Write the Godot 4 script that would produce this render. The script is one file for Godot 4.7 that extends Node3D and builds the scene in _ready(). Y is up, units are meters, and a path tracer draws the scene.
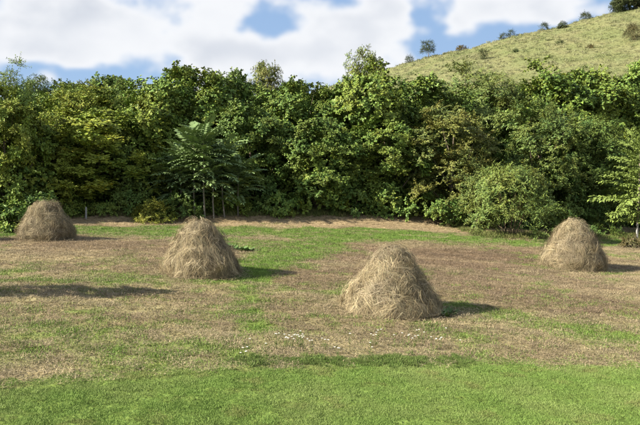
extends Node3D
# A mown field with four haystacks, a hedge-like wood behind it and a grassy hill above.

const CAM_Y := 4.4
const F := 850.0            # focal length in photo pixels
const PITCH := -4.54        # degrees
var rng := RandomNumberGenerator.new()
var n1 := FastNoiseLite.new()
var n2 := FastNoiseLite.new()
var used := {}
var M := {}
var clump := {}
var strips := []
var tri := 0
var lawn_edge := Curve.new()

# ---------------------------------------------------------------- mesh buffer
class Buf:
	var v := PackedVector3Array()
	var n := PackedVector3Array()
	var c := PackedColorArray()
	var i := PackedInt32Array()
	func leaf(base: Vector3, dir: Vector3, side: Vector3, l: float, w: float, col: Color, fold := 0.12) -> void:
		var k := v.size()
		var nn := side.cross(dir).normalized()
		var mid := base + dir * (l * 0.45)
		var e := side * (w * 0.5)
		var up := nn * (w * fold)
		v.append(base); v.append(mid + e + up); v.append(base + dir * l - up); v.append(mid - e + up)
		for q in 4:
			n.append(nn); c.append(col)
		i.append(k); i.append(k + 2); i.append(k + 1); i.append(k); i.append(k + 3); i.append(k + 2)
	func blade(base: Vector3, dir: Vector3, side: Vector3, l: float, w: float, droop: float, col: Color, tipcol: Color) -> void:
		var k := v.size()
		var nn := side.cross(dir).normalized()
		var e := side * (w * 0.5)
		var mid := base + dir * (l * 0.55)
		var tip := base + dir * l + Vector3(0, -droop * l, 0) + nn * (droop * l * 0.6)
		v.append(base - e); v.append(base + e); v.append(mid + e * 0.8); v.append(mid - e * 0.8); v.append(tip)
		for q in 5:
			n.append(nn)
		c.append(col); c.append(col); c.append(col); c.append(col); c.append(tipcol)
		i.append_array(PackedInt32Array([k, k + 2, k + 1, k, k + 3, k + 2, k + 3, k + 4, k + 2]))
	func ribbon(pts: PackedVector3Array, side: Vector3, nrm: Vector3, w: float, col: Color) -> void:
		var k := v.size()
		var m := pts.size()
		for q in m:
			var e := side * (w * 0.5 * (1.0 if q < m - 1 else 0.35))
			v.append(pts[q] - e); v.append(pts[q] + e)
			n.append(nrm); n.append(nrm); c.append(col); c.append(col)
		for q in m - 1:
			var a := k + q * 2
			i.append_array(PackedInt32Array([a, a + 2, a + 1, a + 1, a + 2, a + 3]))
	func tube(pts: PackedVector3Array, rad: PackedFloat32Array, sides: int, col: Color) -> void:
		var k := v.size()
		var m := pts.size()
		for q in m:
			var t := (pts[mini(q + 1, m - 1)] - pts[maxi(q - 1, 0)]).normalized()
			var a := t.cross(Vector3(0.31, 0.2, 0.93)).normalized()
			var b := t.cross(a).normalized()
			for s in sides:
				var ang := TAU * s / sides
				var d := a * cos(ang) + b * sin(ang)
				v.append(pts[q] + d * rad[q]); n.append(d); c.append(col)
		for q in m - 1:
			for s in sides:
				var p0 := k + q * sides + s
				var p1 := k + q * sides + (s + 1) % sides
				i.append_array(PackedInt32Array([p0, p0 + sides, p1, p1, p0 + sides, p1 + sides]))
	func dome(at: Vector3, r: float, h: float, sides: int, col: Color) -> void:
		var k := v.size()
		v.append(at + Vector3(0, h, 0)); n.append(Vector3.UP); c.append(col)
		for s in sides:
			var a := TAU * s / sides
			v.append(at + Vector3(cos(a) * r, 0, sin(a) * r)); n.append(Vector3(cos(a), 1, sin(a)).normalized()); c.append(col)
		for s in sides:
			i.append_array(PackedInt32Array([k, k + 1 + s, k + 1 + (s + 1) % sides]))
	func mesh() -> ArrayMesh:
		var a := []
		a.resize(Mesh.ARRAY_MAX)
		a[Mesh.ARRAY_VERTEX] = v; a[Mesh.ARRAY_NORMAL] = n; a[Mesh.ARRAY_COLOR] = c; a[Mesh.ARRAY_INDEX] = i
		var m := ArrayMesh.new()
		m.add_surface_from_arrays(Mesh.PRIMITIVE_TRIANGLES, a)
		return m

# ---------------------------------------------------------------- helpers
func numbered(called: String) -> String:
	var k: int = used.get(called, -1) + 1
	used[called] = k
	return called if k == 0 else "%s_%03d" % [called, k]

func thing(called: String, label: String, category: String, at: Vector3, group := "", turn := 0.0) -> Node3D:
	var o := Node3D.new()
	o.name = numbered(called)
	add_child(o)
	o.position = at
	o.rotation.y = turn
	o.set_meta("label", label)
	o.set_meta("category", category)
	if group: o.set_meta("group", group)
	return o

func copy(o: Node3D) -> Node3D:
	var c: Node3D = o.duplicate()
	c.name = numbered(String(o.name).rstrip("_0123456789"))
	add_child(c)
	return c

func part(called: String, mesh: Mesh, mat: Material, parent: Node) -> MeshInstance3D:
	var o := MeshInstance3D.new()
	o.name = called
	o.mesh = mesh
	o.material_override = mat
	parent.add_child(o, true)
	return o

func copies(called: String, mesh: Mesh, mat: Material, xf: Array, cols: Array, parent: Node) -> MultiMeshInstance3D:
	var mm := MultiMesh.new()
	mm.transform_format = MultiMesh.TRANSFORM_3D
	mm.use_colors = true
	mm.mesh = mesh
	mm.instance_count = xf.size()
	for k in xf.size():
		mm.set_instance_transform(k, xf[k])
		mm.set_instance_color(k, cols[k])
	var o := MultiMeshInstance3D.new()
	o.name = called
	o.multimesh = mm
	o.material_override = mat
	parent.add_child(o, true)
	return o

func ray(u: float, v: float) -> Vector3:
	var d := Vector3((u - 320.0) / F, -(v - 212.5) / F, -1.0)
	return d.rotated(Vector3.RIGHT, deg_to_rad(PITCH))

func at_depth(u: float, v: float, dist: float) -> Vector3:
	var d := ray(u, v)
	return Vector3(0, CAM_Y, 0) + d * (dist / -d.z)

func on_ground(u: float, v: float) -> Vector3:   # where the sight line first meets the field
	var d := ray(u, v)
	d /= -d.z
	var t := 9.0
	while t < 120.0:
		if CAM_Y + d.y * t <= lie(d.x * t, -t): break
		t += 0.5
	var lo := t - 0.5
	for k in 8:
		var m := (lo + t) * 0.5
		if CAM_Y + d.y * m <= lie(d.x * m, -m): t = m
		else: lo = m
	return Vector3(d.x * t, lie(d.x * t, -t), -t)

func lie(x: float, z: float) -> float:   # the large shape of the field
	var y := -0.05 * clampf(x, -40.0, 40.0)
	y += 0.10 * sin(x * 0.21 + z * 0.13) + 0.06 * sin(z * 0.37 - x * 0.11)
	# low dry bank before the wood
	var bx := smoothstep(-17.0, -12.0, x) * (1.0 - smoothstep(5.0, 9.0, x))
	y += 0.6 * bx * exp(-pow((z + 49.0 + 0.12 * x) / 2.2, 2.0))
	y += 1.2 * smoothstep(-56.0, -75.0, z)
	return y

func height(x: float, z: float) -> float:
	return lie(x, z) + 0.035 * n1.get_noise_2d(x * 9.0, z * 9.0) + 0.03 * n1.get_noise_2d(x * 2.2, z * 2.2)

func seg_dist(p: Vector2, a: Vector2, b: Vector2) -> float:
	var ab := b - a
	var t := clampf((p - a).dot(ab) / ab.length_squared(), 0.0, 1.0)
	return p.distance_to(a + ab * t)

func strip(kind: int, px: Array, hw: float, soft: float, strength := 1.0) -> void:
	var pts := PackedVector2Array()
	var lo := Vector2(1e6, 1e6)
	var hi := -lo
	for q in px:
		var g := on_ground(q[0], q[1])
		var w := Vector2(g.x, g.z)
		pts.append(w)
		lo = lo.min(w); hi = hi.max(w)
	var grow := Vector2(hw + soft + 1.0, hw + soft + 1.0)
	strips.append({"k": kind, "p": pts, "hw": hw, "soft": soft, "s": strength, "box": Rect2(lo - grow, hi - lo + grow * 2.0)})

# what grows or lies at a place: x green turf, y bare brown, z pale straw (the rest is dry mown stubble); w is lawn
func zone(x: float, z: float) -> Vector4:
	var wx := x + 0.9 * n1.get_noise_2d(x * 0.9 + 40.0, z * 0.9) + 0.35 * n1.get_noise_2d(x * 3.4, z * 3.4 + 9.0)
	var wz := z + 1.3 * n1.get_noise_2d(x * 0.9, z * 0.9 + 70.0) + 0.5 * n1.get_noise_2d(x * 3.4 + 31.0, z * 3.4)
	var r := Vector4.ZERO
	var p := Vector2(wx, wz)
	for s in strips:
		if not s.box.has_point(p): continue
		var d := 1e6
		for k in s.p.size() - 1:
			d = minf(d, seg_dist(p, s.p[k], s.p[k + 1]))
		var w: float = (1.0 - smoothstep(s.hw - s.soft, s.hw + s.soft, d)) * s.s
		r[s.k] = maxf(r[s.k], w)
	# scattered regrowth over the stubble
	var gr := smoothstep(0.10, 0.55, n2.get_noise_2d(x * 1.1, z * 0.55) + 0.35 * n1.get_noise_2d(x * 4.0, z * 3.0))
	var near := smoothstep(-31.0, -24.0, z) * (1.0 - 0.6 * smoothstep(-19.0, -17.0, z))
	r.x = maxf(r.x, gr * (0.30 + 0.45 * near) + 0.16 * near)
	var br := smoothstep(0.12, 0.5, n2.get_noise_2d(x * 0.8 + 200.0, z * 0.45 + 33.0))
	var rows := smoothstep(0.05, 0.5, n2.get_noise_2d(x * 0.25 + 0.3 * z, z * 3.2 + 11.0))
	r.y = maxf(r.y, maxf(br * 0.6, rows * 0.75))
	r.z = maxf(r.z, 0.45 * smoothstep(0.1, 0.5, n2.get_noise_2d(x * 0.3 + 90.0, z * 2.8)))
	# the lawn in front: its edge bows slightly
	var edge: float = lawn_edge.sample(clampf((x + 14.0) / 28.0, 0.0, 1.0)) + 0.2 * n1.get_noise_2d(x * 1.6, 25.0)
	r.w = smoothstep(edge - 0.5, edge + 0.5, z + 0.5 * n1.get_noise_2d(x * 5.0, z * 5.0 + 50.0))
	r.y *= 1.0 - r.w; r.z *= 1.0 - r.w
	return r

func std(col: Color, rough := 0.9, spec := 0.3) -> StandardMaterial3D:
	var m := StandardMaterial3D.new()
	m.albedo_color = col
	m.roughness = rough
	m.metallic_specular = spec
	m.vertex_color_use_as_albedo = true
	m.cull_mode = BaseMaterial3D.CULL_DISABLED
	return m

func noise_image(size: int, freq: float, lo: float, hi: float, sd: int) -> ImageTexture:
	var f := FastNoiseLite.new()
	f.seed = sd
	f.noise_type = FastNoiseLite.TYPE_SIMPLEX_SMOOTH
	f.frequency = freq
	f.fractal_octaves = 5
	f.fractal_gain = 0.65
	var im := f.get_seamless_image(size, size)
	im.convert(Image.FORMAT_RGB8)
	for y in size:
		for x in size:
			var g := lerpf(lo, hi, im.get_pixel(x, y).r)
			im.set_pixel(x, y, Color(g, g * 0.985, g * 0.96))
	im.generate_mipmaps()
	return ImageTexture.create_from_image(im)

# ---------------------------------------------------------------- sky
func make_sky() -> Image:
	var w := 2048
	var h := 1024
	var im := Image.create(w, h, false, Image.FORMAT_RGBF)
	var f := FastNoiseLite.new()
	f.seed = 11
	f.noise_type = FastNoiseLite.TYPE_SIMPLEX_SMOOTH
	f.frequency = 1.0
	f.fractal_octaves = 6
	f.fractal_gain = 0.57
	var g := FastNoiseLite.new()
	g.seed = 5
	g.noise_type = FastNoiseLite.TYPE_SIMPLEX_SMOOTH
	g.frequency = 1.0
	g.fractal_octaves = 3
	# clouds that the photograph shows: centre and half size in photo pixels, weight
	var puffs := [[90, 25, 130, 34, 0.75], [170, 45, 75, 22, 0.5], [20, 45, 60, 20, 0.4], [345, 40, 75, 22, 0.7], [365, 15, 60, 20, 0.6], [300, 55, 60, 14, 0.5], [235, 55, 40, 12, 0.35],
		[497, 8, 52, 20, 0.85], [470, 5, 20, 20, 0.3], [565, 18, 34, 6, 0.5], [640, -10, 50, 12, 0.4],
		[268, 24, 36, 11, -0.8], [432, 28, 15, 32, -0.9], [75, 74, 55, 7, -0.85], [530, 35, 60, 10, -0.8], [415, 48, 40, 10, -0.7], [590, 6, 32, 10, -0.5], [218, 5, 20, 8, -0.4]]
	for y in h:
		var el := PI * (0.5 - (y + 0.5) / h)
		var se := sin(el)
		if y > h / 2 + 8:
			for x in w: im.set_pixel(x, y, Color(0.16, 0.15, 0.10))
			continue
		var ce := cos(el)
		var hz := pow(1.0 - clampf(se, 0.0, 1.0), 3.0)
		var blue := Color(0.075, 0.13, 0.25).lerp(Color(0.165, 0.240, 0.340), hz)
		for x in w:
			var az := (x + 0.5) / w * TAU
			if az > PI: az -= TAU
			var d := Vector3(sin(az) * ce, se, -cos(az) * ce)
			# heaped clouds, a little wider than tall
			var q := Vector3(d.x * 7.0, d.z * 7.0, maxf(se, 0.0) * 13.0)
			var den := f.get_noise_3dv(q) * 0.95 + 0.12
			if absf(az) < 0.6 and el < 0.35:
				var pu := 320.0 + tan(az) * F
				var pv := 212.5 - F * tan(el - deg_to_rad(PITCH)) if el < 0.3 else -100.0
				pu += 34.0 * g.get_noise_3d(q.x * 1.3, q.y * 1.3, q.z * 1.3)
				pv += 11.0 * g.get_noise_3d(q.x * 1.5 + 40.0, q.y * 1.5, q.z * 1.5)
				var inside := (1.0 - smoothstep(0.40, 0.6, absf(az))) * (1.0 - smoothstep(0.19, 0.30, el))
				var add := 0.0
				for b in puffs:
					var e := pow((pu - b[0]) / b[2], 2.0) + pow((pv - b[1]) / b[3], 2.0)
					if e < 6.0: add += b[4] * exp(-e)
				den = lerpf(den, den * 0.95 - 0.02 + add * 0.75, inside)
			var cover := smoothstep(-0.14, 0.34, den)
			var thick := smoothstep(0.2, 0.95, den)
			var shade := 0.5 + 0.5 * g.get_noise_3dv(q * 0.6 + Vector3(0.25, 0.0, 0.4))
			var white := Color(0.375, 0.378, 0.385).lerp(Color(0.245, 0.26, 0.29), thick * 0.75 * smoothstep(0.25, 0.75, shade) + thick * 0.15)
			im.set_pixel(x, y, blue.lerp(white, cover * 0.94))
	return im

# ---------------------------------------------------------------- foliage
# leaves of one kind vary from spray to spray: ten dye lots, dealt out at random wherever the spray grows
func tints(c: PackedColorArray) -> Array:
	var out := []
	for k in 10:
		var g := 0.80 + 0.10 * (k % 5)
		var hue := -0.06 if k < 5 else 0.06
		var a := c.duplicate()
		for q in a.size():
			a[q] = Color(a[q].r * g * (1.0 + hue * 2.0), a[q].g * g, a[q].b * g * (1.0 - hue * 1.5))
		out.append(a)
	return out

# joins sprays into one crown mesh
func sprays(cl: Dictionary, xf: Array, tn: Array) -> ArrayMesh:
	var b: Buf = cl.b
	var v := PackedVector3Array()
	var n := PackedVector3Array()
	var c := PackedColorArray()
	for k in xf.size():
		var t: Transform3D = xf[k]
		v.append_array(t * b.v)
		n.append_array(Transform3D(t.basis.orthonormalized(), Vector3.ZERO) * b.n)
		c.append_array(cl.tints[tn[k]])
	var idx: PackedInt32Array = cl.idx
	var nv: int = cl.nv
	while idx.size() < xf.size() * int(cl.ni):
		var o: int = idx.size() / int(cl.ni) * nv
		for q in b.i: idx.append(q + o)
	cl.idx = idx
	var a := []
	a.resize(Mesh.ARRAY_MAX)
	a[Mesh.ARRAY_VERTEX] = v; a[Mesh.ARRAY_NORMAL] = n; a[Mesh.ARRAY_COLOR] = c
	a[Mesh.ARRAY_INDEX] = idx.slice(0, xf.size() * int(cl.ni))
	var m := ArrayMesh.new()
	m.add_surface_from_arrays(Mesh.PRIMITIVE_TRIANGLES, a)
	tri += xf.size() * int(cl.ni) / 3
	return m

func leaf_mat(col: Color) -> StandardMaterial3D:
	var key := "leaf %.3f %.3f %.3f" % [col.r, col.g, col.b]
	if not M.has(key):
		var m: StandardMaterial3D = M.leaf.duplicate()
		m.albedo_color = col.linear_to_srgb()
		M[key] = m
	return M[key]

func twig_clump(sd: int, twigs: int, per: int, ll: float, lw: float, reach: float, droop: float, tilt: float) -> Dictionary:
	var r := RandomNumberGenerator.new()
	r.seed = sd
	var b := Buf.new()
	for t in twigs:
		var az := TAU * (t + r.randf() * 0.8) / twigs * 2.4
		var po := acos(1.0 - r.randf() * 0.98)
		var dir := Vector3(sin(po) * cos(az), cos(po) * 0.9 + 0.1, sin(po) * sin(az)).normalized()
		var l := reach * r.randf_range(0.55, 1.15)
		var start := dir * reach * 0.12 + Vector3(r.randf_range(-0.2, 0.2), r.randf_range(-0.2, 0.2), r.randf_range(-0.2, 0.2)) * reach
		var shade := r.randf_range(0.85, 1.12)
		var stem := Color(0.6, 0.45, 0.3) * 0.9
		var end := start + dir * l + Vector3(0, -droop * l, 0)
		b.tube(PackedVector3Array([start, start.lerp(end, 0.5) + Vector3(0, droop * l * 0.2, 0), end]), PackedFloat32Array([0.010, 0.007, 0.003]), 3, stem)
		for k in per:
			var q := (k + r.randf()) / per
			var p := start + dir * (l * (0.15 + 0.9 * q)) + Vector3(0, -droop * l * q * q, 0)
			p += Vector3(r.randf_range(-1, 1), r.randf_range(-1, 1), r.randf_range(-1, 1)) * 0.07 * reach
			var out := Vector3(r.randf_range(-1, 1), r.randf_range(-0.7, 0.5), r.randf_range(-1, 1)).normalized()
			var ld := (out + dir * 0.5 + Vector3(0, -0.25, 0)).normalized()
			var nn := (Vector3(0, 1, 0) + Vector3(r.randf_range(-1, 1), r.randf_range(-1, 1), r.randf_range(-1, 1)) * tilt).normalized()
			var side := ld.cross(nn)
			if side.length() < 0.05: continue
			side = side.normalized()
			var g := shade * r.randf_range(0.72, 1.25)
			var yel := r.randf()
			var col := Color(g, g, g)
			if yel > 0.93: col = Color(g * 1.4, g * 1.2, g * 0.8)
			elif yel < 0.25: col = Color(g * 0.85, g * 0.95, g * 1.05)
			var sz := r.randf_range(0.7, 1.2)
			b.leaf(p, ld, side, ll * sz, lw * sz, col, r.randf_range(0.02, 0.28))
	return {"b": b, "tints": tints(b.c), "nv": b.v.size(), "ni": b.i.size(), "idx": PackedInt32Array()}

func trunk_mesh(h: float, r0: float, lean: float, limbs: Array, r: RandomNumberGenerator, col: Color) -> Array:
	var b := Buf.new()
	var pts := PackedVector3Array()
	var rad := PackedFloat32Array()
	var off := Vector2(r.randf_range(-1, 1), r.randf_range(-1, 1)) * lean
	for k in 8:
		var t := k / 7.0
		pts.append(Vector3(off.x * t + sin(t * 5.0 + off.y * 9.0) * 0.06, -0.15 + (h + 0.15) * t, off.y * t + cos(t * 4.0) * 0.05))
		rad.append(r0 * (1.0 - 0.8 * t) * (1.35 if k == 0 else 1.0))
	b.tube(pts, rad, 9, col)
	var l := Buf.new()
	for e in limbs:
		var tip: Vector3 = e
		var s := clampf(tip.y / h * r.randf_range(0.35, 0.75), 0.12, 0.85)
		var root := Vector3(off.x * s, h * s, off.y * s)
		var mid := root.lerp(tip, 0.5) + Vector3(r.randf_range(-0.2, 0.2), -0.06 * root.distance_to(tip), r.randf_range(-0.2, 0.2))
		var rr := r0 * (1.0 - 0.8 * s) * 0.55
		l.tube(PackedVector3Array([root, root.lerp(mid, 0.5) , mid, mid.lerp(tip, 0.55) + Vector3(0, 0.1, 0), tip]), PackedFloat32Array([rr, rr * 0.8, rr * 0.6, rr * 0.4, rr * 0.15]), 6, col)
	return [b.mesh(), l.mesh() if limbs.size() else null]

func vary(c: Color, k: float) -> Color:
	return Color(c.r * k, c.g * k, c.b * k)

# one tree: height h, crown radii rx and rz, crown from y0 up; kind of leaf spray; leaf colour; density
func tree(called: String, label: String, at: Vector3, h: float, rx: float, rz: float, y0: float, kind: String, col: Color, sd: int, group := "", dens := 1.0, size := 1.0, shape := 0.5, budget := 52000) -> Node3D:
	return plant(called, label, at, tree_meshes(h, rx, rz, y0, kind, sd, dens, size, shape, budget), col, Vector3.ONE, 0.0, group)

func plant(called: String, label: String, at: Vector3, ms: Array, col: Color, sc: Vector3, turn: float, group: String) -> Node3D:
	var t := thing(called, label, "tree", at, group, turn)
	var trunk := part("trunk", ms[0], M.bark, t)
	trunk.scale = sc
	if ms[1]: part("limbs", ms[1], M.bark, trunk)
	part("crown", ms[2], leaf_mat(col), t).scale = sc
	return t

func tree_meshes(h: float, rx: float, rz: float, y0: float, kind: String, sd: int, dens: float, size: float, shape: float, budget: int) -> Array:
	var r := RandomNumberGenerator.new()
	r.seed = sd * 7919 + 13
	var cy := (h + y0) * 0.5
	var ry := (h - y0) * 0.5
	var lobes := []
	var nl := int(9 + rx * ry * 1.25)
	for k in nl:
		var yy := -0.95 + 1.9 * (k + 0.5) / nl
		var a := k * 2.399 + r.randf() * 0.9
		# shape 0.5: widest in the middle; lower: widest near the ground
		var wid := sqrt(maxf(0.04, 1.0 - pow(absf(yy - (shape - 0.5) * 1.2), 2.4))) if yy > (shape - 0.5) * 1.2 else sqrt(maxf(0.25, 1.0 - 0.5 * pow(absf(yy - (shape - 0.5) * 1.2), 2.0)))
		var rr := wid * r.randf_range(0.48, 0.86)
		var lr := r.randf_range(0.36, 0.56) * minf(1.0, 0.35 + wid)
		lobes.append([Vector3(cos(a) * rr * rx, cy + yy * ry * 0.92, sin(a) * rr * rz), lr])
	# a leader or two break the outline
	for k in int(r.randf() * 2.0):
		lobes.append([Vector3(r.randf_range(-0.35, 0.35) * rx, h - 0.25 * r.randf(), r.randf_range(-0.3, 0.3) * rz), 0.16])
	var cl: Dictionary = clump[kind][sd % clump[kind].size()]
	var raw := []
	for lb in lobes:
		var c0: Vector3 = lb[0]
		var er := Vector3(lb[1] * rx, lb[1] * maxf(rx, 0.55 * ry), lb[1] * rz) * Vector3(1.0, 0.8, 1.0)
		var area := (er.x * er.y + er.y * er.z + er.x * er.z) * 4.19
		var cnt := maxi(3, int(area * 1.6 * dens / (size * size)))
		for k in cnt:
			var d := Vector3(r.randfn(), r.randfn() + 0.15, r.randfn()).normalized()
			var p := c0 + d * er * (1.0 if r.randf() < 0.75 else r.randf_range(0.3, 0.9)) * r.randf_range(0.85, 1.08)
			p.y = maxf(p.y, 0.12 * size)
			if p.y > h + 0.3: p.y = h + 0.3 * r.randf()
			var out := (d + Vector3(c0.x / rx, 0.35, c0.z / rz) * 0.5 + Vector3(0, 0.45, 0)).normalized()
			raw.append([p, out])
	var cap := int(budget / (cl.ni / 3.0))
	var grow := clampf(sqrt(float(raw.size()) / cap), 1.0, 1.5)
	var xf := []
	var tn := []
	for e in raw:
		if raw.size() > cap and r.randf() > float(cap) / raw.size(): continue
		var p: Vector3 = e[0]
		var out: Vector3 = e[1]
		var ax := out.cross(Vector3(r.randf_range(-1, 1), r.randf_range(-0.3, 0.3), r.randf_range(-1, 1)))
		if ax.length() < 0.05: ax = out.cross(Vector3.RIGHT)
		ax = ax.normalized()
		var s := size * grow * r.randf_range(0.75, 1.25)
		xf.append(Transform3D(Basis(ax, out, ax.cross(out).normalized()).scaled_local(Vector3(s, s, s)), p - out * 0.15 * s))
		tn.append(r.randi() % 10)   # any dye lot, anywhere in the crown
	var tips := []
	for k in lobes.size():
		if k % 2 == 0: tips.append(lobes[k][0])
	var r0 := 0.03 + h * 0.012
	var tm := trunk_mesh(h * 0.74, r0, 0.25, tips, r, Color(0.15, 0.12, 0.09) * r.randf_range(0.8, 1.3))
	return [tm[0], tm[1], sprays(cl, xf, tn)]

# a shrub: crown only on short stems
func shrub(called: String, label: String, at: Vector3, h: float, rx: float, kind: String, col: Color, sd: int, group := "", dens := 1.0, size := 0.6, budget := 22000) -> Node3D:
	var cat := "shrub"
	var r := RandomNumberGenerator.new()
	r.seed = sd * 104729 + 7
	var t := thing(called, label, cat, at, group)
	var xf := []
	var tn := []
	var stems := Buf.new()
	var cl: Dictionary = clump[kind][sd % clump[kind].size()]
	var n := int(9 + rx * h * 9.0 * dens / (size * size))
	var cap := int(budget / (cl.ni / 3.0))
	if n > cap:
		size *= minf(1.5, sqrt(float(n) / cap))
		n = cap
	for k in n:
		var a := r.randf() * TAU
		var q := sqrt(r.randf())
		var top := h * (0.35 + 0.65 * sqrt(maxf(0.0, 1.0 - q * q))) * r.randf_range(0.8, 1.1)
		var y := top * (1.0 if r.randf() < 0.55 else r.randf_range(0.15, 0.95))
		var p := Vector3(cos(a) * q * rx, maxf(0.08, y - 0.3 * size), sin(a) * q * rx * 0.9)
		var out := Vector3(cos(a) * q, 0.75, sin(a) * q).normalized()
		var ax := out.cross(Vector3(r.randf_range(-1, 1), 0.1, r.randf_range(-1, 1))).normalized()
		var s := size * r.randf_range(0.75, 1.25)
		xf.append(Transform3D(Basis(ax, out, ax.cross(out).normalized()).scaled_local(Vector3(s, s, s)), p))
		tn.append(r.randi() % 10)
		if k % 4 == 0:
			stems.tube(PackedVector3Array([Vector3(p.x * 0.15, -0.1, p.z * 0.15), Vector3(p.x * 0.5, p.y * 0.55, p.z * 0.5), p]), PackedFloat32Array([0.025, 0.017, 0.006]), 4, Color(0.14, 0.11, 0.07))
	part("stems", stems.mesh(), M.bark, t)
	part("foliage", sprays(cl, xf, tn), leaf_mat(col), t)
	return t

# a pinnate frond lying along +X, arching
func frond_mesh(sd: int, length: float, pairs: int, ll: float, lw: float) -> ArrayMesh:
	var r := RandomNumberGenerator.new()
	r.seed = sd
	var b := Buf.new()
	var pts := PackedVector3Array()
	var rad := PackedFloat32Array()
	for k in 6:
		var t := k / 5.0
		pts.append(Vector3(length * t, 0.16 * length * sin(t * 2.0) - 0.30 * length * t * t, 0.0))
		rad.append(0.009 * (1.0 - 0.7 * t))
	b.tube(pts, rad, 4, Color(0.9, 0.8, 0.7))
	for k in pairs:
		var t := 0.16 + 0.84 * k / (pairs - 1.0)
		var p := Vector3(length * t, 0.16 * length * sin(t * 2.0) - 0.30 * length * t * t, 0.0)
		for s in [-1.0, 1.0]:
			var d := Vector3(0.45, r.randf_range(-0.42, -0.12), s).normalized()
			var side := d.cross(Vector3(0.15, 1, r.randf_range(-0.25, 0.25))).normalized()
			var g := r.randf_range(0.8, 1.2)
			b.leaf(p, d, side, ll * (1.0 - 0.45 * absf(t - 0.5)) * r.randf_range(0.85, 1.1), lw, Color(g, g, g), 0.2)
	b.leaf(pts[5], Vector3(0.8, -0.5, 0).normalized(), Vector3(0, 0, 1), ll, lw, Color(1, 1, 1), 0.1)
	return b.mesh()

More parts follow.
